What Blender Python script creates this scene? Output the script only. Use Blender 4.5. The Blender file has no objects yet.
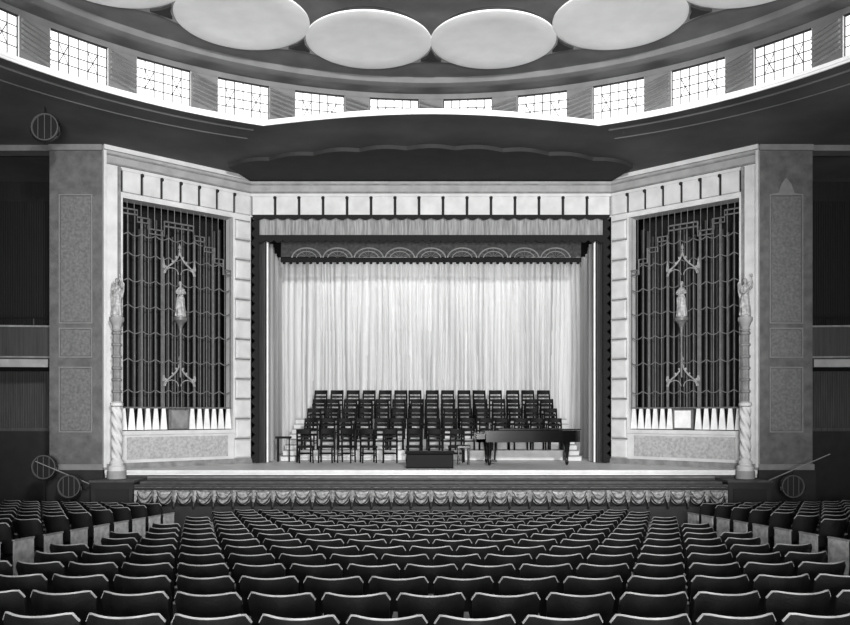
import bpy, bmesh, math, random
from mathutils import Matrix, Vector
random.seed(7)
E = 3.0            # eye height above datum; H values below are relative to eye
sc = bpy.context.scene
sc.view_settings.view_transform = 'Standard'
sc.view_settings.look = 'None'
sc.view_settings.exposure = 0.25
sc.view_settings.gamma = 0.9
pi = math.pi

# ---------------------------------------------------------------- materials
def mat(name, c, rough=0.6, var=0.0, scale=6.0, bump=0.0, bscale=40.0, stretch=(1,1,1), spec=0.5, metal=0.0):
    m = bpy.data.materials.new(name); m.use_nodes = True
    nt = m.node_tree; b = nt.nodes['Principled BSDF']
    b.inputs['Roughness'].default_value = rough
    b.inputs['Metallic'].default_value = metal
    b.inputs['Specular IOR Level'].default_value = spec
    b.inputs['Base Color'].default_value = (c, c, c, 1)
    tc = nt.nodes.new('ShaderNodeTexCoord'); mp = nt.nodes.new('ShaderNodeMapping')
    mp.inputs['Scale'].default_value = stretch
    nt.links.new(tc.outputs['Object'], mp.inputs['Vector'])
    if var > 0:
        n = nt.nodes.new('ShaderNodeTexNoise'); n.inputs['Scale'].default_value = scale
        n.inputs['Detail'].default_value = 6
        r = nt.nodes.new('ShaderNodeValToRGB')
        lo = c*(1-var); hi = min(1, c*(1+var))
        r.color_ramp.elements[0].position = 0.3; r.color_ramp.elements[1].position = 0.7
        r.color_ramp.elements[0].color = (lo, lo, lo, 1); r.color_ramp.elements[1].color = (hi, hi, hi, 1)
        nt.links.new(mp.outputs['Vector'], n.inputs['Vector'])
        nt.links.new(n.outputs['Fac'], r.inputs['Fac']); nt.links.new(r.outputs['Color'], b.inputs['Base Color'])
    if bump > 0:
        n2 = nt.nodes.new('ShaderNodeTexNoise'); n2.inputs['Scale'].default_value = bscale
        n2.inputs['Detail'].default_value = 4
        bp = nt.nodes.new('ShaderNodeBump'); bp.inputs['Strength'].default_value = bump
        bp.inputs['Distance'].default_value = 0.02
        nt.links.new(mp.outputs['Vector'], n2.inputs['Vector'])
        nt.links.new(n2.outputs['Fac'], bp.inputs['Height']); nt.links.new(bp.outputs['Normal'], b.inputs['Normal'])
    return m
def emis(name, c, s):
    m = bpy.data.materials.new(name); m.use_nodes = True
    b = m.node_tree.nodes['Principled BSDF']
    b.inputs['Base Color'].default_value = (0.5, 0.5, 0.5, 1)
    b.inputs['Emission Color'].default_value = (c, c, c, 1)
    b.inputs['Emission Strength'].default_value = s
    return m
STONE = mat('cast_stone', 0.56, 0.8, 0.10, 3.0, 0.3, 30)
STONE_M = mat('stone_mid', 0.32, 0.8, 0.15, 3.0, 0.3, 30)
STONE_G = mat('stone_grey', 0.22, 0.85, 0.25, 5.0, 0.4, 30)
PIER = mat('pier_stone', 0.12, 0.85, 0.25, 5.0, 0.4, 30)
PIERT = mat('pier_panel', 0.155, 0.9, 0.25, 16.0, 0.5, 60)
PIERF = mat('pier_trim', 0.20, 0.8, 0.1, 6.0)
STONE_T = mat('stone_textured', 0.38, 0.9, 0.22, 14.0, 0.5, 60)
DARKST = mat('dark_stone', 0.02, 0.6, 0.2, 4)
APRON = mat('apron_grey', 0.06, 0.6, 0.3, 6)
BALC = mat('balcony_panelling', 0.045, 0.6, 0.3, 3.0, 0, 1, (8, 8, 0.4))
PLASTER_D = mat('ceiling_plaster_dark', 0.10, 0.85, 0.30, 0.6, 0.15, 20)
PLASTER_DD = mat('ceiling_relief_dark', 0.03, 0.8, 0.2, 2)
PLASTER_M = mat('dome_plaster', 0.17, 0.8, 0.15, 2)
PLASTER_W = mat('plaster_white', 0.88, 0.7, 0.04, 3)
GROOVE = mat('groove_black', 0.02, 0.9)
GRILLE = mat('grille_metal', 0.15, 0.45, 0.2, 8)
GRILLE2 = mat('grille_metal_pale', 0.30, 0.45, 0.2, 8)
PIPE = mat('organ_pipe_dark', 0.018, 0.5, 0.3, 3)
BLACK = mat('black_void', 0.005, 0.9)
WHITE = mat('white_plaster_slats', 0.75, 0.5, 0.1, 5)
STATUE = mat('statue_stone', 0.34, 0.5, 0.45, 12)
VELVET = mat('dark_velvet', 0.008, 0.85)
CURTAIN = mat('pale_curtain', 0.62, 0.8, 0.16, 2.0, 0.0, 1, (9, 9, 0.18))
CURTAIN_S = mat('side_curtain', 0.40, 0.8, 0.12, 2.0, 0.0, 1, (6, 6, 0.25))
VALANCE = mat('valance_fabric', 0.28, 0.8, 0.35, 5.0, 0.0, 1, (6, 6, 0.4))
LEGD = mat('leg_fabric_dark', 0.07, 0.8, 0.3, 5.0, 0.0, 1, (6, 6, 0.4))
BORDER = mat('painted_border', 0.13, 0.7, 0.4, 10)
WOODSTAGE = mat('stage_boards', 0.72, 0.5, 0.15, 3.0, 0, 1, (0.6, 8, 1))
WOODL = mat('pale_riser', 0.62, 0.6, 0.1, 4)
BLACKWOOD = mat('black_wood', 0.006, 0.6, spec=0.2)
PIANO = mat('piano_lacquer', 0.006, 0.2, spec=0.3)
IVORY = mat('ivory', 0.7, 0.4)
SEATBACK = mat('seat_leather', 0.009, 0.40, 0.3, 9, 0.2, 60)
SEATHI_ARM = mat('seat_highlight_and_arm', 0.22, 0.35, 0.2, 10)  # pale tone imitates the lit top edge of seat backs; armrests share it
SEATIRON = mat('seat_iron', 0.03, 0.5)
SEATEND = mat('seat_end_panel', 0.34, 0.6, 0.3, 12)
FLOORM = mat('floor_carpet', 0.05, 0.8, 0.3, 8)
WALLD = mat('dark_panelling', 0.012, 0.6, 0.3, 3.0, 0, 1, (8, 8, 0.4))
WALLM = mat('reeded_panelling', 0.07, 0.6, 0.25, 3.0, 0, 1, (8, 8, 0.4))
METAL = mat('lamp_metal', 0.012, 0.5)
METALR = mat('lamp_rim', 0.10, 0.5)
LENS = mat('lamp_lens', 0.015, 0.5)
SWAG = mat('swag_fabric', 0.28, 0.5, 0.6, 16)
SWAGD = mat('swag_border', 0.03, 0.6)
MUNTIN = mat('window_bars', 0.03, 0.6)
WINGLOW = emis('window_daylight', 1.0, 1.0)

# ---------------------------------------------------------------- mesh builder
class MB:
    def __init__(s): s.v=[]; s.f=[]; s.m=[]; s.mats=[]; s.M=Matrix.Identity(4)
    def mi(s, m):
        if m not in s.mats: s.mats.append(m)
        return s.mats.index(m)
    def add(s, vs, fs, m):
        o=len(s.v); k=s.mi(m)
        s.v += [tuple(s.M @ Vector(p)) for p in vs]
        for f in fs: s.f.append([i+o for i in f]); s.m.append(k)
    def box(s, x0,x1,y0,y1,z0,z1,m):
        s.add([(x0,y0,z0),(x1,y0,z0),(x1,y1,z0),(x0,y1,z0),(x0,y0,z1),(x1,y0,z1),(x1,y1,z1),(x0,y1,z1)],
              [(0,1,2,3),(4,5,6,7),(0,1,5,4),(1,2,6,5),(2,3,7,6),(3,0,4,7)], m)
    def bbox(s, x0,x1,y0,y1,z0,z1,m,b=0.02):
        P=[(x0+b,y0,z0+b),(x1-b,y0,z0+b),(x1-b,y0,z1-b),(x0+b,y0,z1-b),
           (x0,y0+b,z0),(x1,y0+b,z0),(x1,y0+b,z1),(x0,y0+b,z1),
           (x0,y1-b,z0),(x1,y1-b,z0),(x1,y1-b,z1),(x0,y1-b,z1),
           (x0+b,y1,z0+b),(x1-b,y1,z0+b),(x1-b,y1,z1-b),(x0+b,y1,z1-b)]
        F=[(0,1,2,3),(12,13,14,15)]
        for r in (0,4,8):
            for i in range(4): F.append((r+i,r+(i+1)%4,r+4+(i+1)%4,r+4+i))
        s.add(P,F,m)
    def prism(s, poly, y0, y1, m):   # poly in x,z
        n=len(poly); P=[(x,y0,z) for x,z in poly]+[(x,y1,z) for x,z in poly]
        F=[tuple(range(n)), tuple(range(n,2*n))]+[(i,(i+1)%n,n+(i+1)%n,n+i) for i in range(n)]
        s.add(P,F,m)
    def hprism(s, poly, z0, z1, m):  # poly in x,y
        n=len(poly); P=[(x,y,z0) for x,y in poly]+[(x,y,z1) for x,y in poly]
        F=[tuple(range(n)), tuple(range(n,2*n))]+[(i,(i+1)%n,n+(i+1)%n,n+i) for i in range(n)]
        s.add(P,F,m)
    def lathe(s, prof, c, m, seg=20, a0=0, a1=2*pi, lobes=0, amp=0, twist=0, sx=1, sy=1):
        P=[];F=[]; full=abs(a1-a0-2*pi)<1e-6; n=seg if full else seg+1
        for r,z in prof:
            for i in range(n):
                a=a0+(a1-a0)*i/seg
                rr=r*(1+(amp*math.cos(lobes*(a+twist*z)) if lobes else 0))
                P.append((c[0]+rr*math.cos(a)*sx, c[1]+rr*math.sin(a)*sy, c[2]+z))
        for j in range(len(prof)-1):
            for i in range(seg):
                i2=(i+1)%n
                F.append((j*n+i,j*n+i2,(j+1)*n+i2,(j+1)*n+i))
        if full:
            if prof[0][0]>1e-4: F.append(tuple(range(n)))
            if prof[-1][0]>1e-4: F.append(tuple(range((len(prof)-1)*n,len(prof)*n)))
        s.add(P,F,m)
    def tube(s, pts, r, m, seg=6, closed=False, radii=None):
        pts=[Vector(p) for p in pts]; n=len(pts); P=[];F=[]
        for i,p in enumerate(pts):
            if closed: t=pts[(i+1)%n]-pts[i-1]
            else: t=pts[min(i+1,n-1)]-pts[max(i-1,0)]
            t.normalize()
            up=Vector((0,0,1)) if abs(t.z)<0.9 else Vector((0,1,0))
            a=t.cross(up).normalized(); b=t.cross(a).normalized()
            rr=radii[i] if radii else r
            for k in range(seg):
                an=2*pi*k/seg
                q=p+a*math.cos(an)*rr+b*math.sin(an)*rr; P.append(tuple(q))
        for i in range(n if closed else n-1):
            j=(i+1)%n
            for k in range(seg):
                F.append((i*seg+k,i*seg+(k+1)%seg,j*seg+(k+1)%seg,j*seg+k))
        if not closed: F.append(tuple(range(seg))); F.append(tuple(range((n-1)*seg,n*seg)))
        s.add(P,F,m)
    def sheet(s, fn, nu, nv, m):
        P=[fn(i/nu,j/nv) for j in range(nv+1) for i in range(nu+1)]
        F=[(j*(nu+1)+i,j*(nu+1)+i+1,(j+1)*(nu+1)+i+1,(j+1)*(nu+1)+i) for j in range(nv) for i in range(nu)]
        s.add(P,F,m)
    def slab(s, fa, fb, nu, nv, m):
        A=[fa(i/nu,j/nv) for j in range(nv+1) for i in range(nu+1)]
        B=[fb(i/nu,j/nv) for j in range(nv+1) for i in range(nu+1)]
        N=len(A); w=nu+1; F=[]
        for j in range(nv):
            for i in range(nu):
                q=(j*w+i,j*w+i+1,(j+1)*w+i+1,(j+1)*w+i); F.append(q); F.append(tuple(x+N for x in q))
        bd=[i for i in range(w)]+[j*w+nu for j in range(1,nv+1)]+[nv*w+i for i in range(nu-1,-1,-1)]+[j*w for j in range(nv-1,0,-1)]
        for k in range(len(bd)):
            a,b=bd[k],bd[(k+1)%len(bd)]; F.append((a,b,b+N,a+N))
        s.add(A+B,F,m)
    def ellipsoid(s, c, rx,ry,rz, m, seg=14, rings=9):
        P=[];F=[]
        for j in range(rings+1):
            t=pi*j/rings
            for i in range(seg):
                a=2*pi*i/seg
                P.append((c[0]+rx*math.sin(t)*math.cos(a),c[1]+ry*math.sin(t)*math.sin(a),c[2]+rz*math.cos(t)))
        for j in range(rings):
            for i in range(seg): F.append((j*seg+i,j*seg+(i+1)%seg,(j+1)*seg+(i+1)%seg,(j+1)*seg+i))
        s.add(P,F,m)
    def build(s, name, smooth=False, parent=None):
        me=bpy.data.meshes.new(name); me.from_pydata(s.v,[],s.f)
        for m in s.mats: me.materials.append(m)
        for p,k in zip(me.polygons,s.m): p.material_index=k
        bm=bmesh.new(); bm.from_mesh(me); bmesh.ops.remove_doubles(bm,verts=bm.verts,dist=1e-5)
        bmesh.ops.recalc_face_normals(bm,faces=bm.faces); bm.to_mesh(me); bm.free()
        if smooth:
            for p in me.polygons: p.use_smooth=True
            try: me.set_sharp_from_angle(angle=math.radians(42))
            except Exception: pass
        o=bpy.data.objects.new(name,me); sc.collection.objects.link(o)
        if parent: o.parent=parent
        return o
T=Matrix.Translation
def facetM(sg):
    u=Vector((sg*0.7433,-0.6690,0)); n=Vector((-sg*0.6690,-0.7433,0))
    return Matrix(((u.x,n.x,0,sg*5.0),(u.y,n.y,0,22.2),(0,0,1,E),(0,0,0,1)))
L_F=4.036
def floorH(y):
    yy=min(y,17.6)
    return -(1.2+0.068*(yy-4.8)+0.86)
SIDE=0.16

# ---------------------------------------------------------------- floor
b=MB()
ys=[-7,-3,0,4,8,12,15,17.6,24]
for i in range(len(ys)-1):
    y0,y1=ys[i],ys[i+1]
    b.add([(-13.5,y0,E+floorH(y0)),(13.5,y0,E+floorH(y0)),(13.5,y1,E+floorH(y1)),(-13.5,y1,E+floorH(y1))],[(0,1,2,3)],FLOORM)
    for sg in (-1,1):
        if y1<=17.6:
            a,c=sg*5.35,sg*13.5
            z0,z1=E+floorH(y0),E+floorH(y1)
            b.add([(a,y0,z0),(c,y0,z0),(c,y1,z1),(a,y1,z1),(a,y0,z0+SIDE),(c,y0,z0+SIDE),(c,y1,z1+SIDE),(a,y1,z1+SIDE)],
                  [(4,5,6,7),(0,3,7,4),(3,2,6,7)],FLOORM)
b.build('floor')

# ---------------------------------------------------------------- outer walls
for nm,sg in (('wall_left',-1),('wall_right',1)):
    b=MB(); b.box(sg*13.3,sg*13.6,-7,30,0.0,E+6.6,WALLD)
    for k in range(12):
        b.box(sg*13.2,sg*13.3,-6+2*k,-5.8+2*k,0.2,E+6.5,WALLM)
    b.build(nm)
b=MB(); b.box(-13.6,13.6,-7.3,-7,0,E+6.6,WALLD)
b.box(-13.4,13.4,-7,-6.9,E-1.3,E-1.1,WALLM); b.build('wall_back')

# ---------------------------------------------------------------- stage
SF=-1.36
b=MB()
b.box(-7.9,7.9,19.4,27.4,E+SF-0.12,E+SF,WOODSTAGE)
b.box(-7.9,7.9,19.36,19.44,E+SF-0.08,E+SF-0.005,WOODL)
b.box(-7.8,7.8,19.5,27.4,0.02,E+SF-0.12,APRON)
b.box(-6.9,6.9,18.95,19.5,E-1.66,E-1.60,APRON)
b.box(-6.9,6.9,19.0,19.5,0.02,E-1.66,DARKST)
b.box(-6.9,6.9,19.47,19.5,E-1.55,E-1.52,STONE_G)
for sg in (-1,1):   # flanking cheek blocks with moulded cap
    xa,xb=sorted((sg*6.95,sg*7.95))
    b.box(xa,xb,18.7,19.5,0.04,E-1.60,DARKST); b.box(xa-0.03,xb+0.03,18.66,19.5,E-1.60,E-1.55,APRON)
    b.box(xa+0.12,xb-0.12,18.66,18.7,E-2.4,E-1.75,GROOVE)
b.build('stage_platform')

# ---------------------------------------------------------------- proscenium facets with organ grilles
GA0,GA1,GH0,GH1=0.57,3.57,-0.42,5.35
def frieze(b, a0, a1, h0, h1, y0, sgn, pitch):
    n=max(1,round((a1-a0)/pitch)); w=(a1-a0)/n
    ya,yb=sorted((y0,y0+sgn*0.012)); b.box(a0,a1,ya,yb,h0,h1,GROOVE)
    ya,yb=sorted((y0,y0+sgn*0.07))
    for i in range(n):
        g=0.034
        b.bbox(a0+i*w+g,a0+(i+1)*w-g,ya,yb,h0+0.0,h1-0.06,STONE,0.012)
        b.box(a0+i*w-0.0,a0+(i+1)*w,ya,yb,h1-0.06,h1,STONE)
        if i>0: b.lathe([(0.001,-0.03),(0.045,-0.005),(0.045,0.045),(0.001,0.07)],(a0+(i+0)*w,y0+sgn*0.08,h1-0.12),GROOVE,8)
def frame_trim(b,a0,a1,h0,h1,y0,y1,t,m):
    b.box(a0,a1,y0,y1,h0,h0+t,m); b.box(a0,a1,y0,y1,h1-t,h1,m)
    b.box(a0,a0+t,y0,y1,h0+t,h1-t,m); b.box(a1-t,a1,y0,y1,h0+t,h1-t,m)

for nm,sg in (('wall_proscenium_left',-1),('wall_proscenium_right',1)):
    b=MB(); b.M=facetM(sg)
    b.box(0,GA0,-0.35,0,SF,6.56,STONE)
    b.box(GA1,L_F,-0.35,0,SF-0.6,6.56,STONE)
    b.box(GA0,GA1,-0.35,0,GH1,6.56,STONE)
    b.box(GA0,GA1,-0.35,0,SF,GH0,STONE)
    b.box(0,L_F,0,0.10,6.45,6.56,STONE); b.box(0,L_F,0,0.05,6.12,6.16,STONE_G)
    b.box(0,L_F,0,0.02,6.16,6.45,STONE_M)
    b.box(0,L_F,0.02,0.05,6.34,6.38,STONE_G)
    frieze(b,0.02,3.60,5.50,6.08,0,1,0.50)
    b.box(3.62,3.68,0,0.06,-0.4,6.1,STONE_G); b.box(3.98,4.05,0,0.1,-1.3,6.42,STONE)
    b.box(GA0-0.06,GA0,0,0.06,GH0,GH1+0.06,STONE); b.box(GA1,GA1+0.05,0,0.06,GH0,GH1+0.06,STONE)
    b.box(GA0,GA1,0,0.05,GH1,GH1+0.06,STONE); 
    b.box(0.0,L_F,0,0.08,SF,SF+0.14,STONE_G); b.box(0.5,3.7,0,0.07,GH0-0.1,GH0,STONE)
    b.box(0.7,3.45,0.0,0.015,SF+0.22,GH0-0.16,STONE_T)
    h=SF+0.16; i=0
    while h<5.3:
        w=0.50 if i%2==0 else 0.46
        b.bbox(0.03,0.03+w,0,0.10,h,h+0.50,STONE,0.035); b.box(0.03,0.5,0,0.012,h+0.50,h+0.545,STONE_G); h+=0.545; i+=1
    b.build(nm)

    b=MB(); b.M=facetM(sg)
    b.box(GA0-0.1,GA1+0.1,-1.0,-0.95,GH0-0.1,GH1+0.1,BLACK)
    n=20
    for i in range(n):
        a=GA0+0.08+(GA1-GA0-0.16)*i/(n-1); hh=4.6+0.5*abs(math.cos(i*0.5))
        b.lathe([(0.02,GH0),(0.06,GH0+0.4),(0.06,hh),(0.058,hh)],(a,-0.6,0),PIPE,10)
    b.build('organ_pipes',True)

    # grille: stepped head falls toward the stage side
    b=MB(); b.M=facetM(sg)
    c=(GA0+GA1)/2
    inner=[(0.40,4.95),(0.40,4.70),(0.70,4.70),(0.70,4.45),(1.0,4.45),(1.0,4.18),(1.25,4.18),(1.25,3.9),(1.48,3.9)]
    outer_=[(0.40,4.95),(0.40,4.70),(0.80,4.70),(0.80,4.95),(1.1,4.95),(1.1,5.12),(1.48,5.12)]
    def top(a):
        x=abs(a-c); st=inner if a<c else outer_
        if x<=0.40: return 4.95
        t=st[-1][1]
        for i in range(1,len(st)-1,1):
            if st[i][0]<=x<=st[i+1][0]: t=st[i][1] if abs(st[i][1]-st[i+1][1])<1e-6 else max(st[i][1],st[i+1][1])
        return t
    nb=17
    for i in range(nb+1):
        a=GA0+(GA1-GA0)*i/nb
        r=0.034 if i in (0,3,6,11,14,17) else 0.016
        b.tube([(a,-0.08,0.15),(a,-0.08,top(a))],r,GRILLE,6)
        b.tube([(a,-0.12,top(a)),(a,-0.12,GH1-0.02)],0.009,GRILLE,5)
    for h in (4.55,4.05,3.4,2.75,2.1,1.4,0.62):
        pts=[]
        for k in range(69):
            a=GA0+(GA1-GA0)*k/68
            if h>top(a)+0.02: 
                if len(pts)>2: b.tube(pts,0.016,GRILLE,5)
                pts=[]; continue
            pts.append((a,-0.06,h-0.08*abs(math.sin((a-GA0)/(GA1-GA0)*pi*8.5))))
        if len(pts)>2: b.tube(pts,0.016,GRILLE,5)
    for off in (0,-0.12):
        b.tube([(c-x,-0.03,z+off) for x,z in inner],0.024,GRILLE,6)
        b.tube([(c+x,-0.03,z+off) for x,z in outer_],0.024,GRILLE,6)
        b.tube([(c-0.40,-0.03,4.95+off),(c+0.40,-0.03,4.95+off)],0.024,GRILLE,6)
    # gothic tracery: ogee gable on uprights with trefoil cusping
    def ogee(h0,hw,ht,r,m):
        for s2 in (-1,1):
            pts=[]
            for k in range(21):
                t=k/20
                if t<0.45: x=1-0.55*(1-math.cos(t/0.45*pi/2))
                else: x=0.45*(1-(t-0.45)/0.55)**1.9
                pts.append((c+s2*hw*x,0.0,h0+ht*t))
            b.tube(pts,r,m,6)
            b.tube([(c+s2*(hw*0.5+hw*0.42*math.cos(pi*k/8)),0.0,h0+0.16*math.sin(pi*k/8)) for k in range(9)],r*0.6,m,5)
            for q in (5,10,14):
                p=pts[q]; b.ellipsoid((p[0]+s2*0.035,p[1],p[2]+0.02),0.028,0.02,0.035,m,8,5)
        b.lathe([(0.005,0),(0.04,0.02),(0.015,0.06),(0.045,0.10),(0.003,0.22)],(c,0,h0+ht-0.02),m,8)
    ogee(3.62,0.42,0.62,0.024,GRILLE2); ogee(0.72,0.42,0.62,0.024,GRILLE2)
    for s2 in (-1,1):
        b.tube([(c+s2*0.42,-0.02,0.15),(c+s2*0.42,-0.02,3.9)],0.028,GRILLE,6)
        for hh in (0.85,3.75): b.lathe([(0.035,hh),(0.045,hh+0.05),(0.002,hh+0.3)],(c+s2*0.42,-0.02,0),GRILLE2,6)
    # statue bracket: corbel carried on a slim colonnette
    b.lathe([(0.028,0.95),(0.028,2.0),(0.05,2.05),(0.03,2.1),(0.05,2.25),(0.10,2.36),(0.18,2.43),(0.18,2.5),(0.0,2.5)],(c,0.05,0),GRILLE,12)
    def trap(a,w,m):
        b.prism([(a-w*0.46,GH0+0.02),(a+w*0.46,GH0+0.02),(a+w*0.22,0.14),(a-w*0.22,0.14)],-0.07,-0.03,m)
    x=GA0+0.10
    while x<GA1-0.05:
        if abs(x-c)<0.34: x+=0.19; continue
        trap(x,0.20,WHITE); x+=0.207
    b.box(c-0.28,c+0.28,-0.08,-0.03,GH0+0.02,0.12,GRILLE); b.box(c-0.22,c+0.22,-0.03,-0.01,GH0+0.06,0.09,WHITE if sg==1 else STONE_G)
    b.tube([(GA0,-0.05,0.16),(GA1,-0.05,0.16)],0.025,GRILLE,6)
    b.build('organ_grille',True)

# ---------------------------------------------------------------- statues
def statue(name, M, H, m, raised):
    root=bpy.data.objects.new(name,None); sc.collection.objects.link(root); root.matrix_world=M
    s=H/1.8
    b=MB()
    b.lathe([(0.20*s,0.0),(0.235*s,0.03*s),(0.20*s,0.35*s),(0.17*s,0.7*s),(0.165*s,0.92*s),(0.125*s,1.08*s),(0.15*s,1.25*s),(0.155*s,1.38*s),(0.09*s,1.47*s),(0.05*s,1.5*s)],
            (0,0,0),m,28,lobes=9,amp=0.13,twist=0.8,sx=1.15,sy=0.9)
    b.tube([(-0.16*s,0.1*s,1.38*s),(0,0.16*s,1.15*s),(0.17*s,0.12*s,0.95*s),(0.2*s,0.02,0.6*s)],0.035*s,m,6)
    b.ellipsoid((0,0.01*s,1.66*s),0.078*s,0.095*s,0.125*s,m)
    b.ellipsoid((0,-0.025*s,1.69*s),0.092*s,0.095*s,0.12*s,m)
    b.prism([(-0.012*s,1.62*s),(0.012*s,1.62*s),(0.004*s,1.68*s),(-0.004*s,1.68*s)],0.09*s,0.122*s,m)
    b.tube([(0,0,1.45*s),(0,0,1.58*s)],0.05*s,m,8)
    b.build('robed_body',True,root)
    def arm(pts,rs,nm):
        me=bpy.data.meshes.new(nm); me.from_pydata([tuple(Vector(p)*s) for p in pts],[(i,i+1) for i in range(len(pts)-1)],[])
        me.materials.append(m); o=bpy.data.objects.new(nm,me); sc.collection.objects.link(o); o.parent=root
        sk=o.modifiers.new('skin','SKIN')
        for i,r in enumerate(rs): me.skin_vertices[0].data[i].radius=(r*s,r*s)
        me.skin_vertices[0].data[0].use_root=True
        o.modifiers.new('sub','SUBSURF').levels=1
        o.modifiers['sub'].render_levels=1
    try:
        if raised:
            arm([(-0.13,0,1.4),(-0.28,0.05,1.28),(-0.30,0.15,1.5),(-0.24,0.2,1.72),(-0.22,0.22,1.80)],[.06,.05,.042,.032,.03],'arm_right')
            arm([(0.13,0,1.4),(0.24,0.03,1.2),(0.16,0.18,1.05),(0.06,0.22,1.08)],[.06,.05,.04,.03],'arm_left')
        else:
            arm([(-0.13,0,1.4),(-0.26,0.03,1.18),(-0.10,0.2,1.16),(0.0,0.22,1.24)],[.065,.055,.04,.03],'arm_right')
            arm([(0.13,0,1.4),(0.26,0.03,1.18),(0.12,0.2,1.1),(0.02,0.22,1.18)],[.065,.055,.04,.03],'arm_left')
    except Exception as ex: print('arm',ex)
    b=MB()
    if raised:
        for s2 in (-1,1):
            b.prism([(s2*0.05*s,1.35*s),(s2*0.24*s,1.68*s),(s2*0.32*s,1.55*s),(s2*0.30*s,1.2*s),(s2*0.22*s,0.8*s),(s2*0.12*s,1.0*s)],-0.16*s,-0.12*s,m)
        b.lathe([(0.02*s,0),(0.06*s,0.05*s),(0.05*s,0.14*s),(0.0,0.2*s)],(-0.22*s,0.22*s,1.8*s),m,10)
        b.lathe([(0.26*s,-0.08*s),(0.26*s,0.0),(0.0,0.0)],(0,0,0),m,12)
    else:
        b.lathe([(0.22*s,-0.03*s),(0.22*s,0.0),(0.0,0.0)],(0,0,0),m,12)
        b.box(-0.06*s,0.06*s,0.2*s,0.24*s,1.14*s,1.34*s,m)
    b.build('attribute_and_base',True,root)
for sg in (-1,1):
    M=facetM(sg)
    n=Vector((-sg*0.669,-0.7433,0)); 
    ang=math.atan2(n.y,n.x)-pi/2
    p=M@Vector(((GA0+GA1)/2,0.05,2.53))
    statue('niche_statue',T(p)@Matrix.Rotation(ang,4,'Z'),0.92,STATUE,False)
    cp=Vector((sg*7.55,19.22,E)) 
    b=MB(); b.M=T(cp)
    z0=SF
    b.lathe([(0.20,z0-0.0),(0.20,z0+0.1),(0.15,z0+0.14),(0.17,z0+0.2),(0.115,z0+0.27),(0.105,z0+0.3)],(0,0,0),STONE,16)
    b.lathe([(0.22,-2.9),(0.22,z0)],(0,0,0),STONE_M,16)
    prof=[(0.115,z0+0.3+0.03*k) for k in range(42)]
    b.lathe(prof,(0,0,0),STONE,32,lobes=4,amp=0.18,twist=5.5)
    zt=z0+0.3+0.03*41
    b.lathe([(0.10,zt),(0.15,zt+0.03),(0.15,zt+0.09),(0.10,zt+0.13)],(0,0,0),STONE,16)
    prof=[]; zz=zt+0.13
    while zz<1.75:
        prof+= [(0.095,zz),(0.095,zz+0.2),(0.12,zz+0.22),(0.12,zz+0.26),(0.095,zz+0.28)]; zz+=0.28
    b.lathe(prof,(0,0,0),STONE_G,20,lobes=10,amp=0.05)
    b.lathe([(0.08,zz),(0.12,zz+0.04),(0.09,zz+0.08),(0.13,zz+0.2),(0.17,zz+0.26),(0.17,zz+0.34),(0.0,zz+0.34)],(0,0,0),STONE_M,16)
    b.build('spiral_column',True)
    statue('corner_statue',T(cp+Vector((0,0,zz+0.34+0.045)))@Matrix.Rotation(pi,4,'Z'),0.90,STATUE,True)

# ---------------------------------------------------------------- centre proscenium header
b=MB()
b.box(-5.0,5.0,22.2,22.5,E+5.47,E+6.56,STONE)
b.box(-5.02,5.02,22.10,22.2,E+6.45,E+6.56,STONE); b.box(-5.0,5.0,22.15,22.2,E+6.12,E+6.16,STONE_G)
b.box(-5.0,5.0,22.18,22.2,E+6.16,E+6.45,STONE_M)
b.box(-5.0,5.0,22.15,22.18,E+6.34,E+6.38,STONE_G)
b.M=T((0,0,E)); frieze(b,-4.98,4.98,5.50,6.08,22.2,-1,0.664)
b.M=Matrix.Identity(4)
b.build('wall_proscenium_header')

# dark scalloped legs
b=MB()
for sg in (-1,1):
    pts=[]
    n=26; z0=E+SF+0.02; z1=E+5.36
    for i in range(n):
        for k in range(6):
            t=(i+k/6)/n; pts.append((sg*(4.84+0.10*math.sin(pi*k/6)),z0+(z1-z0)*t))
    pts.append((sg*4.84,z1)); pts.append((sg*4.74,z1)); pts.append((sg*4.74,z0))
    b.prism(pts,22.02,22.06,VELVET)
    b.bbox(*sorted((sg*4.50,sg*4.55)),22.12,22.2,E+SF+0.02,E+4.8,WHITE,0.01)
    b.sheet(lambda u,v:(sg*(4.54+0.30*u),22.25+0.03*math.sin(u*40),E+SF+0.02+v*6.5),24,2,LEGD)
b.build('tormentor_drape')

b=MB()
rv=[random.uniform(0,6) for _ in range(6)]
def pleat(x,k=1.0):
    return (math.sin(x*26*k+rv[0]+1.2*math.sin(x*1.7+rv[3]))*0.55+math.sin(x*17.3*k+rv[1]+1.5*math.sin(x*0.9))*0.35+math.sin(x*41*k+rv[2])*0.25)
b.sheet(lambda u,v:(-4.75+9.5*u,22.12+0.06*pleat((-4.75+9.5*u),1.0)*(0.5+0.5*(1-v)),E+4.84+0.55*v),420,3,VALANCE)
pts=[(-4.9,E+5.47),(-4.9,E+5.38)]
for i in range(30):
    for k in range(1,7): 
        t=(i+k/6)/30; pts.append((-4.9+9.8*t,E+5.40-0.06*math.sin(pi*k/6)))
pts+=[(4.9,E+5.47)]
b.prism(pts,21.96,22.0,VELVET)
pts=[(-4.8,E+4.92)]
for i in range(40):
    for k in range(0,6):
        t=(i+k/6)/40; pts.append((-4.8+9.6*t,E+4.78-0.07*math.sin(pi*k/6)))
pts+=[(4.8,E+4.78),(4.8,E+4.92)]
b.prism(pts,21.98,22.01,VELVET)
b.build('stage_valance',True)

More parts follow.
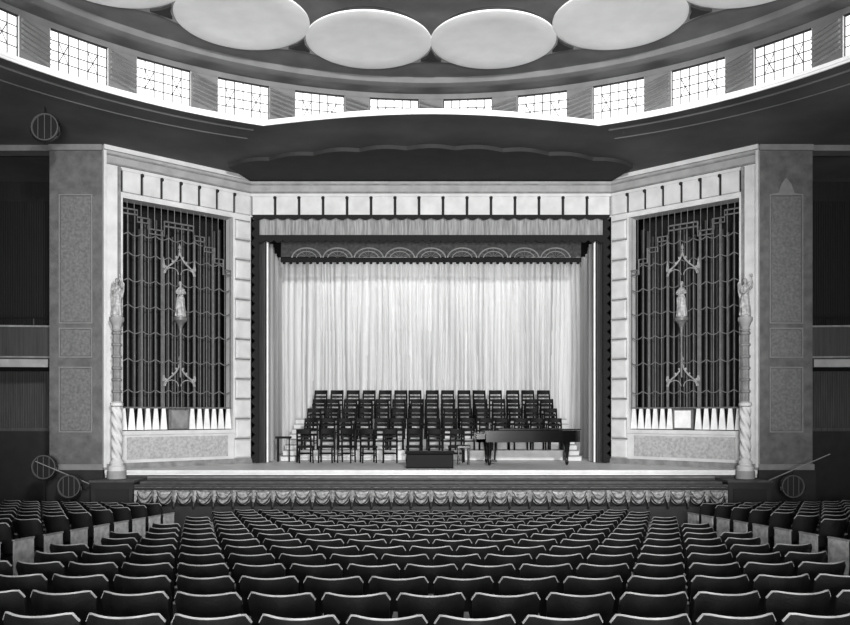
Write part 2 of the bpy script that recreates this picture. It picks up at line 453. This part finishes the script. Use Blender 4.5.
# inner painted border with arcs
b=MB()
b.box(-4.5,4.5,24.0,24.03,E+4.72,E+5.9,BORDER)
n=9
for i in range(n):
    cx=-4.2+8.4*(i+0.5)/n
    for r,w in ((0.44,0.022),(0.30,0.014)):
        b.tube([(cx+r*math.cos(pi*k/16),23.98,E+4.66+r*0.72*math.sin(pi*k/16)) for k in range(17)],w,STONE,5)
    for k in range(1,6):
        a=pi*k/6; b.tube([(cx+0.05*math.cos(a),23.98,E+4.70+0.04*math.sin(a)),(cx+0.42*math.cos(a),23.98,E+4.66+0.30*math.sin(a))],0.008,STONE_M,4)
b.box(-4.5,4.5,23.94,24.0,E+4.55,E+4.68,VELVET)
for k in range(45):
    b.lathe([(0.0,-0.08),(0.05,-0.05),(0.04,0.02)],(-4.4+0.2*k,23.97,E+4.56),VELVET,6)
b.build('inner_border',True)
b=MB()
folds=[]
x=-5.4
while x<5.5:
    w=random.choice([0.10,0.13,0.16,0.2,0.26]); folds.append((x,w,random.uniform(0.4,1.0))); x+=w
def bc(u,v):
    x=-5.4+10.8*u
    xx=x+0.05*math.sin(x*2.1+v*1.5)*(1-v)+0.03*math.sin(v*5+x*3)
    d=0
    for (a,w,g) in folds:
        if a<=xx<a+w: d=-abs(math.sin(pi*(xx-a)/w))**0.7*g*min(0.24,w*1.1); break
    return (x, 27.0+d*(0.7+0.3*(1-v))+0.10*math.sin(x*1.1), E+SF+0.03+v*6.6)
b.sheet(bc,1100,8,CURTAIN)
b.build('back_curtain',True)
for sg in (-1,1):
    b=MB()
    b.sheet(lambda u,v:(sg*(4.55+0.5*u+0.05*math.sin(u*58)+0.02*math.sin(u*131)),22.6+4.2*u,E+SF+0.02+v*(6.2)),160,2,CURTAIN_S)
    b.build('side_curtain',True)
b=MB()
b.box(-8,8,27.6,27.8,0,E+6.6,BLACK); b.build('wall_stage_back')
b=MB(); b.box(-8,8,22.5,27.6,E+6.5,E+6.6,BLACK); b.build('ceiling_stage')
b=MB(); b.box(-8.1,-8,20.5,27.7,0,E+6.6,BLACK); b.build('wall_stage_left')
b=MB(); b.box(8,8.1,20.5,27.7,0,E+6.6,BLACK); b.build('wall_stage_right')

# ---------------------------------------------------------------- risers, chairs, piano, podium
b=MB()
NR=5; DY=0.74; DZ=0.30
for k in range(1,NR):
    w=3.86; y0=22.55+DY*k; z=E+SF+DZ*k
    b.box(-w+0.02,w-0.02,y0+0.02,26.5,E+SF+0.01,z-0.03,WOODL)
    b.box(-w,w,y0,26.5,z-0.03,z,WOODL)
b.build('choir_riser')
for sg in (-1,1):   # stair units at the riser ends
    b=MB()
    for k in range(8):
        z=E+SF+0.15*(k+1); y0=23.0+0.37*k
        x0,x1=sorted((sg*3.90,sg*4.34))
        b.box(x0+0.01,x1-0.01,y0+0.02,y0+0.37,E+SF+0.01,z-0.02,WOODL)
        b.box(x0,x1,y0,y0+0.38,z-0.025,z,STONE_M)
    b.build('riser_stairs')
b=MB()
b.tube([(-4.36,22.8,E+SF),(-4.36,22.8,E+SF+0.72)],0.03,BLACKWOOD,6)
b.box(-4.42,-4.0,22.7,22.95,E+SF+0.66,E+SF+0.72,BLACKWOOD)
b.tube([(-4.05,22.85,E+SF),(-4.05,22.85,E+SF+0.68)],0.02,BLACKWOOD,6)
b.build('side_stand')

def chair(b,m):
    for x in (-0.19,0.19):
        b.tube([(x,-0.19,0),(x*0.95,-0.18,0.45)],0.022,m,5)
        b.tube([(x,0.23,0),(x,0.19,0.45),(x,0.22,0.72),(x*0.97,0.27,0.92)],0.026,m,5)
    b.bbox(-0.215,0.215,-0.22,0.21,0.42,0.475,m,0.012)
    for x in (-0.19,0.19): b.tube([(x,-0.19,0.2),(x,0.21,0.2)],0.013,m,4)
    b.tube([(-0.19,-0.19,0.26),(0.19,-0.19,0.26)],0.013,m,4); b.tube([(-0.19,0.21,0.26),(0.19,0.21,0.26)],0.013,m,4)
    for z,h in ((0.80,0.13),(0.69,0.05),(0.58,0.06)):
        y=0.20+(z-0.45)*0.12
        b.slab(lambda u,v:(-0.20+0.40*u,y-0.0+0.03*(1-(2*u-1)**2),z+h*v),lambda u,v:(-0.20+0.40*u,y+0.018+0.03*(1-(2*u-1)**2),z+h*v),5,1,m)
for r in range(NR):
    b=MB()
    y=22.55+DY*r+0.32 if r else 22.3
    z=E+SF+DZ*r+0.002
    n=15 if r else 13; span=3.62
    for i in range(n):
        x=-span+2*span*i/(n-1)+ (0.0 if r else random.uniform(-0.06,0.06))+0.0
        if r==0 and (x>1.0): continue
        b.M=T((x+random.uniform(-0.03,0.03)+(0.04 if r else 0.08),y+random.uniform(-0.02,0.02),z))@Matrix.Rotation(random.uniform(-0.12,0.12)+(0.5*random.random()-0.25 if r==0 else 0),4,'Z')
        chair(b,BLACKWOOD)
    b.build('orchestra_chair_row',True)

b=MB(); b.M=T((1.42,20.95,E+SF))
out=[(0.0,0.0),(0.35,0.0),(1.2,0.0),(2.0,0.0),(2.35,0.05),(2.52,0.2),(2.55,0.42),(2.45,0.62),(2.2,0.74),(1.8,0.82),(1.45,0.98),(1.15,1.22),(0.85,1.40),(0.35,1.45),(0.0,1.45)]
b.hprism(out,0.62,0.92,PIANO)
b.hprism([(x*1.01-0.0,y*1.01-0.01) for x,y in out if x>0.2]+[],0.935,0.965,PIANO)
b.box(-0.22,0.02,0.0,1.45,0.62,0.70,PIANO)
b.box(-0.22,0.02,0.0,0.07,0.62,0.84,PIANO); b.box(-0.22,0.02,1.38,1.45,0.62,0.84,PIANO)
b.box(-0.18,-0.02,0.08,1.37,0.70,0.73,IVORY)
for k in range(36):
    if k%7 not in (2,6): b.box(-0.12,-0.02,0.1+k*0.035,0.115+k*0.035,0.73,0.745,PIANO)
b.box(0.12,0.16,0.35,1.1,0.965,1.12,PIANO)
for x,y in ((0.12,0.14),(0.12,1.3),(2.2,0.36)):
    b.lathe([(0.035,0.03),(0.05,0.08),(0.035,0.14),(0.05,0.3),(0.085,0.56),(0.09,0.63)],(x,y,0),PIANO,12)
    b.ellipsoid((x,y,0.03),0.03,0.02,0.03,METAL,8,6)
b.tube([(0.35,0.62,0.62),(0.30,0.66,0.1)],0.02,PIANO,6); b.tube([(0.35,0.86,0.62),(0.30,0.80,0.1)],0.02,PIANO,6)
b.box(0.16,0.36,0.62,0.84,0.06,0.12,PIANO)
b.build('grand_piano',True)
b=MB(); b.M=T((0.95,21.6,E+SF))
b.bbox(-0.25,0.1,-0.3,0.2,0.44,0.52,PIANO,0.015)
for x in (-0.21,0.06):
    for y in (-0.25,0.15): b.tube([(x,y,0),(x,y,0.45)],0.022,PIANO,6)
b.build('piano_bench',True)
b=MB()
b.bbox(-0.62,0.56,20.0,20.75,E+SF+0.01,E+SF+0.36,BLACKWOOD,0.02)
b.bbox(-0.65,0.59,19.97,20.78,E+SF+0.36,E+SF+0.41,BLACKWOOD,0.015)
b.bbox(-0.4,0.35,20.75,21.0,E+SF+0.01,E+SF+0.2,BLACKWOOD,0.02)
b.build('conductor_podium')

# ---------------------------------------------------------------- pit rail with swags
b=MB()
PX=6.7
b.box(-PX,PX,18.2,18.3,0.04,E-1.66,DARKST)
b.bbox(-PX-0.05,PX+0.05,18.16,18.36,E-1.66,E-1.61,APRON,0.015)
for sg in (-1,1):
    b.box(*sorted((sg*(PX-0.08),sg*PX)),18.3,18.9,0.04,E-1.66,DARKST)
b.build('pit_rail')
b=MB()
NS=30
def swagf(u,v):
    N=NS; t=u*N; i=int(t) if t<N else N-1; f=t-i; q=2*f-1
    x=-PX+2*PX*u
    bottom=0.22+0.17*(1-q*q)
    if abs(q)>0.74: bottom=0.42-0.2*(1-abs(q))/0.26
    z=-1.66-bottom*v
    depth=0.04*math.sin(v*14)*(1-abs(q)**4)+0.06*(1-q*q)
    if abs(q)>0.74: depth=0.08+0.04*math.cos(q*45)
    return (x,18.16-depth,E+z)
b.sheet(swagf,NS*16,16,SWAG)
b.sheet(lambda u,v:(-PX+2*PX*u,18.185,E-1.68-0.42*v),2,1,VELVET)
for i in range(NS):
    x0=-PX+2*PX*(i+0.5)/NS; hw=PX/NS*0.74
    for dz,rr in ((0.0,0.016),(0.11,0.008)):
        b.tube([(x0+hw*q/6,18.08-0.06*(1-(q/6)**2),E-1.66-0.20+dz-0.17*(1-(q/6)**2)) for q in range(-6,7)],rr,SWAGD,5)
    b.lathe([(0.0,-0.46),(0.03,-0.42),(0.025,-0.36),(0.015,-0.3)],(x0-PX/NS,18.05,E-1.68),SWAGD,8)
b.tube([(-PX,18.07,E-1.69),(PX,18.07,E-1.69)],0.03,SWAGD,6)
b.build('pit_swag_drapery',True)

# ---------------------------------------------------------------- flanking pilasters, side recesses, balconies
for sg in (-1,1):
    b=MB()
    x0,x1=sorted((sg*8.0,sg*9.30))
    b.box(x0,x1,19.5,20.4,E+SF,E+6.56,PIER)
    b.box(x0-0.04,x1+0.04,19.42,20.4,0.04,E+SF,DARKST)
    b.box(x0-0.02,x1+0.02,19.44,20.4,E+SF,E+SF+0.14,PIERF)
    b.box(x0,x1,19.44,19.5,E+6.42,E+6.56,PIERF)
    cx=(x0+x1)/2
    for h0,h1 in ((2.25,5.3),(1.42,2.05),(-0.4,1.1)):
        b.box(cx-0.36,cx+0.36,19.485,19.5,E+h0,E+h1,PIERT)
        b.M=T((0,0,E)); frame_trim(b,cx-0.41,cx+0.41,h0-0.05,h1+0.05,19.465,19.5,0.03,PIERF); b.M=Matrix.Identity(4)
    if sg==1: b.prism([(cx-0.41,E+5.35),(cx-0.2,E+5.38),(cx-0.12,E+5.6),(cx,E+5.75),(cx+0.12,E+5.6),(cx+0.2,E+5.38),(cx+0.41,E+5.35)],19.47,19.5,PIERF)
    b.build('pilaster_wall',False)
    b=MB()
    xa,xb=sorted((sg*9.2,sg*13.2))
    b.box(xa,xb,22.6,22.8,0,E+6.56,WALLD)
    n=60
    for k in range(n):
        x=xa+(xb-xa)*(k+0.5)/n
        b.lathe([(0.03,E-0.4),(0.03,E+1.2)],(x,22.6,0),WALLM,6)
        b.lathe([(0.03,E+2.0),(0.03,E+6.0)],(x,22.6,0),WALLD,6)
    b.box(xa,xb,22.4,22.62,E-0.48,E-0.38,WALLM); b.box(xa,xb,22.3,22.6,0,E-0.48,DARKST)
    b.box(xa,xb,19.5,19.9,E+6.42,E+6.56,PLASTER_M)
    b.build('wall_side_recess',True)
    b=MB()
    def cyy(t): return 20.6-0.25*math.sin(pi*t*0.5)
    N=12
    def bal(h0,h1,o0,m):
        def fa(u,v): return (sg*(9.32+3.85*u), cyy(u)-o0, E+h0+(h1-h0)*v)
        def fb(u,v): return (sg*(9.32+3.85*u), cyy(u)+0.12, E+h0+(h1-h0)*v)
        b.slab(fa,fb,N,1,m)
    bal(1.40,2.22,0.0,BALC); bal(2.22,2.27,0.06,STONE_G); bal(1.20,1.40,0.05,STONE_M); bal(1.44,1.48,0.04,STONE_G)
    b.box(*sorted((sg*9.32,sg*13.15)),20.5,22.35,E+1.2,E+1.4,WALLD)
    b.tube([(sg*9.4,20.85,E+2.5),(sg*13.1,20.85,E+2.5)],0.02,METAL,6)
    for k in range(5): b.tube([(sg*(9.45+0.9*k),20.85,E+1.38),(sg*(9.45+0.9*k),20.85,E+2.5)],0.015,METAL,5)
    b.build('side_balcony')

# ---------------------------------------------------------------- ceiling with round opening
CY,R=9.5,9.39
ceil=bmesh.new()
hole=[]
N=136
for i in range(N):
    a=2*pi*i/N; x=R*math.sin(a); y=CY+R*math.cos(a)
    if abs(x)<3.78 and y>CY:
        y=18.08-0.70*math.cos(x/3.78*pi/2)
    hole.append((x,y))
outer=[(-13.6,-7.2),(13.6,-7.2),(13.6,23),(-13.6,23)]
def loop(pts,z):
    vs=[ceil.verts.new((x,y,z)) for x,y in pts]
    return [ceil.edges.new((vs[i],vs[(i+1)%len(vs)])) for i in range(len(vs))]
ed=loop(hole,E+6.56)+loop(outer,E+6.56)
bmesh.ops.triangle_fill(ceil,edges=ed,use_beauty=True)
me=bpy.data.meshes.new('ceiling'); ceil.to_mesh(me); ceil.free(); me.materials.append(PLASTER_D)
o=bpy.data.objects.new('ceiling',me); sc.collection.objects.link(o)
b=MB()
n=len(hole)
P=[];F=[]
for x,y in hole:
    P+= [(x,y,E+6.52),(x,y,E+6.64)]
for i in range(n):
    j=(i+1)%n; F.append((2*i,2*j,2*j+1,2*i+1))
b.add(P,F,PLASTER_W)
b.tube([(x*0.998,CY+(y-CY)*0.998,E+6.54) for x,y in hole],0.035,PLASTER_W,6,closed=True)
b.build('trim_ring',True)
b=MB()
for rr,hh,w in ((9.85,6.57,0.05),(10.5,6.57,0.035)):
    aa=math.asin(min(1,4.0/9.6))
    pts=[(rr*math.sin(aa+(2*pi-2*aa)*i/120),CY+rr*math.cos(aa+(2*pi-2*aa)*i/120),E+hh) for i in range(121)]
    b.tube(pts,w,PLASTER_D,6)
b.build('trim_moulding',True)
b=MB()
pts=[(-5.0,22.19),(-5.3,20.9)]
K=9
for i in range(K):
    for k in range(1,9):
        t=(i+k/8)/K; x=-5.3+10.6*t
        y=21.0-1.45*math.cos((x)/5.3*pi/2)**0.8 if abs(x)<5.29 else 21.0
        y+= -0.16*math.sin(pi*k/8)
        pts.append((x,y))
pts+=[(5.0,22.19)]
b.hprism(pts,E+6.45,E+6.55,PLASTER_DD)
b.build('ceiling_canopy_relief')

# ---------------------------------------------------------------- clerestory drum
NW=34; dA=2*pi/NW; wf=0.66
H0,H1,HT=6.66,7.44,7.56
def cp(a,r,h): return (r*math.sin(a),CY+r*math.cos(a),E+h)
b=MB()
for i in range(NW):
    a0=(i+0.5)*dA; aw=dA*wf/2
    for (h0,h1,m) in ((HT-0.12,HT+0.02,PLASTER_M),(6.58,H0,PLASTER_W)):
        b.sheet(lambda u,v:cp(a0-dA/2+dA*u,R+0.02,h0+(h1-h0)*v),4,1,m)
    for s2 in (-1,1):
        aa=a0+s2*aw
        b.add([cp(aa,R+0.02,H0),cp(aa,R+0.12,H0),cp(aa,R+0.12,H1),cp(aa,R+0.02,H1)],[(0,1,2,3)],PLASTER_W)
    b.add([cp(a0-aw,R+0.02,H0),cp(a0+aw,R+0.02,H0),cp(a0+aw,R+0.12,H0),cp(a0-aw,R+0.12,H0)],[(0,1,2,3)],PLASTER_W)
    pa0,pa1=a0+aw,a0+dA-aw
    b.sheet(lambda u,v:cp(pa0+(pa1-pa0)*u,R+0.04,H0-0.02+(H1+0.04-H0)*v),2,1,PLASTER_M)
    nl=6
    for k in range(nl):
        dh=(H1-H0-0.16)/nl; hh=H0+0.02+dh*k
        sl=0.14 if (a0%(2*pi))<pi else -0.14
        off=0.0 if sl>0 else 0.14
        def fa(u,v): 
            return cp(pa0+(pa1-pa0)*(0.06+0.88*u),R-0.09+0.11*v,hh+off+sl*u+dh*0.8*v)
        def fb(u,v): 
            return cp(pa0+(pa1-pa0)*(0.06+0.88*u),R+0.02,hh+off+sl*u+dh*0.8*v)
        b.slab(fa,fb,3,1,STONE_M)
b.build('wall_clerestory_drum')
for i in range(NW):
    b=MB(); a0=(i+0.5)*dA; aw=dA*wf/2
    b.add([cp(a0-aw,R+0.12,H0),cp(a0+aw,R+0.12,H0),cp(a0+aw,R+0.12,H1),cp(a0-aw,R+0.12,H1)],[(0,1,2,3)],WINGLOW)
    rr=R+0.09
    def bar(u0,v0,u1,v1,r): 
        b.tube([cp(a0-aw+2*aw*u0,rr,H0+(H1-H0)*v0),cp(a0-aw+2*aw*u1,rr,H0+(H1-H0)*v1)],r,MUNTIN,4)
    for u in (0,1): bar(u,0,u,1,0.020)
    for v in (0,1): bar(0,v,1,v,0.020)
    for u in (1/6,2/6,3/6,4/6,5/6): bar(u,0,u,1,0.011)
    for v in (0.25,0.5,0.75): bar(0,v,1,v,0.010)
    for u in (1/6,4/6):
        bar(u,0.25,u+1/6,0.75,0.008); bar(u+1/6,0.25,u,0.75,0.008)
    b.build('window_%d'%(i+1))
# ---------------------------------------------------------------- dome soffit and discs
b=MB()
ringp=[(R+0.3,HT),(9.05,HT),(9.0,HT-0.04),(8.85,HT-0.05),(8.72,HT-0.02),(8.70,HT+0.10),(8.45,HT+0.12),(8.0,HT+0.14),(5.0,HT+0.16),(4.9,HT+0.02),(4.7,HT+0.0),(4.6,HT+0.25),(2.5,HT+0.7),(0.0,HT+0.9)]
P=[];F=[];seg=128
for r,h in ringp:
    for i in range(seg):
        a=2*pi*i/seg; P.append((r*math.sin(a),CY+r*math.cos(a),E+h))
for j in range(len(ringp)-1):
    for i in range(seg):
        F.append((j*seg+i,j*seg+(i+1)%seg,(j+1)*seg+(i+1)%seg,(j+1)*seg+i))
b.add(P,F,PLASTER_M)
b.build('ceiling_dome',True)
ND=17
for i in range(ND):
    a=(i+0.5)*2*pi/ND
    cx,cy=6.86*math.sin(a),CY+6.86*math.cos(a)
    b=MB()
    b.lathe([(1.12,HT+0.16),(1.12,HT+0.02)],(cx,cy,E),PLASTER_DD,48)  # dark colour stands in for the shadow gap behind the disc
    b.lathe([(1.22,HT+0.04),(1.275,HT+0.015),(1.27,HT-0.01),(1.2,HT-0.02),(0.9,HT-0.0),(0.5,HT+0.012),(0.0,HT+0.015)],(cx,cy,E),PLASTER_W,64)
    b.build('ceiling_disc',True)
    b=MB(); a2=a+pi/ND
    q=Matrix.Translation((7.35*math.sin(a2),CY+7.35*math.cos(a2),E))@Matrix.Rotation(-a2,4,'Z')
    b.M=q
    # cusp-shaped pendant filling the valley between two discs
    b.hprism([(-0.46,0.40),(0,0.30),(0.46,0.40),(0.16,0.02),(0,-0.48),(-0.16,0.02)],HT-0.0,HT+0.14,STONE_M)
    b.hprism([(-0.22,0.2),(0.22,0.2),(0.08,0.0),(0,-0.25),(-0.08,0.0)],HT-0.05,HT-0.0,PLASTER_DD)
    b.build('ceiling_pendant',False)

# ---------------------------------------------------------------- auditorium seats
def seat(b):
    w=0.240
    def P(u,v,off):
        q=2*u-1
        x=w*q
        top=0.845+0.015*q*q-0.06*max(0,(abs(q)-0.82)/0.18)**2
        z=0.44+(top-0.44)*v
        x*= (0.88+0.12*v**0.7)
        y=0.11*q*q-0.11*(v)+off
        return (x,y,z)
    b.slab(lambda u,v:P(u,v,0),lambda u,v:P(u,v,0.025),16,3,SEATBACK)
    b.tube([ (lambda p:(p[0],p[1]+0.012,p[2]+0.003))(P(k/16,1,0)) for k in range(17)],0.010,SEATHI_ARM,5)  # pale tube added as the highlight along the back's top edge
    b.slab(lambda u,v:(0.22*(2*u-1),0.12+0.36*v,0.40+0.03*v),lambda u,v:(0.22*(2*u-1),0.12+0.36*v,0.44+0.03*v+0.02*math.sin(pi*u)),4,2,SEATBACK)
def standard(b,x,end=False):
    m=SEATEND if end else SEATIRON
    b.prism([(x-0.018,0.02),(x+0.018,0.02),(x+0.018,0.60),(x-0.018,0.60)],0.06,0.38 if end else 0.16,m)
    b.bbox(x-0.022,x+0.022,0.04,0.40,0.60,0.625,SEATHI_ARM,0.008)
    b.box(x-0.025,x+0.025,0.02,0.38,0.0,0.03,SEATIRON)
pitch=0.53
for k in range(16):
    y0=3.95+0.85*k
    b=MB(); RR=38-y0
    n=int(2*4.75/pitch)
    if k%2: xs=[(-n/2+1+i)*pitch for i in range(n-1)]
    else: xs=[(-n/2+0.5+i)*pitch for i in range(n)]
    def pos(x):
        y=y0+x*x/(2*RR); a=x/RR
        return T((x,y,E+floorH(y)))@Matrix.Rotation(a,4,'Z')
    for x in xs:
        b.M=pos(x)@Matrix.Rotation(random.uniform(-0.03,0.03),4,'Z'); seat(b)
    for i in range(len(xs)+1):
        x=(xs[0]-pitch/2)+i*pitch
        b.M=pos(x); standard(b,0,i in (0,len(xs)))
    b.build('theatre_seat_row',True)
for sg in (-1,1):
    for k in range(13):
        y0=6.3+0.85*k
        b=MB(); th=0.33
        n=13
        def pos(t):
            x=sg*(5.55+t*math.cos(th)); y=y0+t*math.sin(th)
            return T((x,y,E+floorH(y0+t*math.sin(th)*1.0)+SIDE)) @Matrix.Rotation(sg*th,4,'Z')
        for i in range(n):
            t=(i+0.5)*pitch
            if y0+t*math.sin(th)>17.9: continue
            b.M=pos(t)@Matrix.Rotation(random.uniform(-0.03,0.03),4,'Z'); seat(b)
        for i in range(n+1):
            t=i*pitch
            if y0+t*math.sin(th)>18.1: continue
            b.M=pos(t); standard(b,0,i in (0,n))
        b.build('theatre_seat_row',True)

# ---------------------------------------------------------------- lamps
def drum(b,c,r,d,tilt=0.0,yaw=0.0):
    b.M=T(c)@Matrix.Rotation(yaw,4,'Z')@Matrix.Rotation(pi/2+tilt,4,'X')
    b.lathe([(0.0,-d),(r*0.75,-d),(r,-d*0.6),(r,0.0)],(0,0,0),METAL,24)
    b.lathe([(r,0.0),(r*1.04,0.0),(r*1.04,0.03),(r*0.96,0.03),(r*0.93,0.0)],(0,0,0),METALR,28)
    b.lathe([(r*0.93,0.005),(0.0,0.006)],(0,0,0),LENS,24)
    for k in (-0.5,0,0.5): b.tube([(k*r,-r*0.93*math.sqrt(1-k*k),0.03),(k*r,r*0.93*math.sqrt(1-k*k),0.03)],0.010,METALR,4)
    b.M=T(c)
    b.tube([(-r*1.1,0,0)]+[(-r*1.15*math.cos(pi*k/10),0,-r*1.15*math.sin(pi*k/10)) for k in range(1,10)]+[(r*1.1,0,0)],0.016,METAL,5)
    b.M=Matrix.Identity(4)
fl=E+floorH(19)
b=MB(); drum(b,(-9.05,18.7,E-1.24),0.27,0.22)
b.tube([(-9.05,18.7,E-1.52),(-9.05,18.75,fl+0.35)],0.022,METAL,6)
for k in range(3): a=2*pi*k/3+0.4; b.tube([(-9.05,18.75,fl+0.4),(-9.05+0.4*math.cos(a),18.75+0.4*math.sin(a),fl+0.01)],0.016,METAL,5)
b.tube([(-9.2,18.6,E-1.1),(-7.95,18.6,E-1.62)],0.014,STONE_G,5)
b.build('stage_spotlight',True)
for sx in (-1,1):
    b=MB(); drum(b,(sx*8.3,18.35,E-1.66),0.25,0.25)
    b.tube([(sx*8.3,18.35,E-1.95),(sx*8.3,18.35,fl+0.35)],0.022,METAL,6)
    for k in range(3): a=2*pi*k/3+0.4; b.tube([(sx*8.3,18.35,fl+0.4),(sx*8.3+0.35*math.cos(a),18.35+0.35*math.sin(a),fl+0.01)],0.016,METAL,5)
    if sx==1: b.tube([(7.75,18.35,E-1.52),(9.15,18.35,E-0.92)],0.014,STONE_G,5); b.tube([(8.3,18.35,E-1.98),(8.3,18.35,E-1.28)],0.014,METAL,5)
    b.build('stage_spotlight',True)
b=MB(); drum(b,(-8.25,17.1,E+6.13),0.28,0.25)
b.tube([(-8.25,17.1,E+6.13+0.28),(-8.25,17.1,E+6.56)],0.02,METAL,6)
b.build('ceiling_spotlight',True)

# ---------------------------------------------------------------- lights
def area(name,loc,tgt,size,power,sy=None):
    l=bpy.data.lights.new(name,'AREA'); l.energy=power; l.size=size
    if sy: l.shape='RECTANGLE'; l.size_y=sy
    o=bpy.data.objects.new(name,l); sc.collection.objects.link(o); o.location=loc
    o.rotation_euler=(Vector(tgt)-Vector(loc)).to_track_quat('-Z','Y').to_euler()
    return o
def spot(name,loc,tgt,ang,power,blend,rad):
    l=bpy.data.lights.new(name,'SPOT'); l.energy=power; l.spot_size=math.radians(ang); l.spot_blend=blend; l.shadow_soft_size=rad
    o=bpy.data.objects.new(name,l); sc.collection.objects.link(o); o.location=loc
    o.rotation_euler=(Vector(tgt)-Vector(loc)).to_track_quat('-Z','Y').to_euler()
    return o
area('stage_batten_light',(0,24.6,E+6.2),(0,27,E-0.5),8.5,115,0.4)
spot('front_fill_spot',(3.0,-4.0,E+5.0),(-1.3,22,E+2.4),50,15500,0.6,0.5)  # unseen spot behind the camera, added to light the proscenium front
area('house_fill_light',(0.0,-3.0,E+5.5),(0,14,E-1.0),3,420)  # unseen area light, added as general fill for the hall
area('dome_fill_light',(0,-3.5,E-0.5),(0,13,E+7.5),3,4200)  # unseen area light, added to brighten the dome discs
w=bpy.data.worlds.new('world'); sc.world=w; w.use_nodes=True
w.node_tree.nodes['Background'].inputs[0].default_value=(1,1,1,1)
w.node_tree.nodes['Background'].inputs[1].default_value=0.03

# ---------------------------------------------------------------- camera
cam=bpy.data.cameras.new('camera'); co=bpy.data.objects.new('camera',cam); sc.collection.objects.link(co)
co.location=(0,0,E); co.rotation_euler=(pi/2,0,0)
cam.sensor_width=36; cam.lens=36*800/850; cam.shift_x=-6/850; cam.shift_y=101.5/850
cam.clip_start=0.05; cam.clip_end=200
sc.camera=co
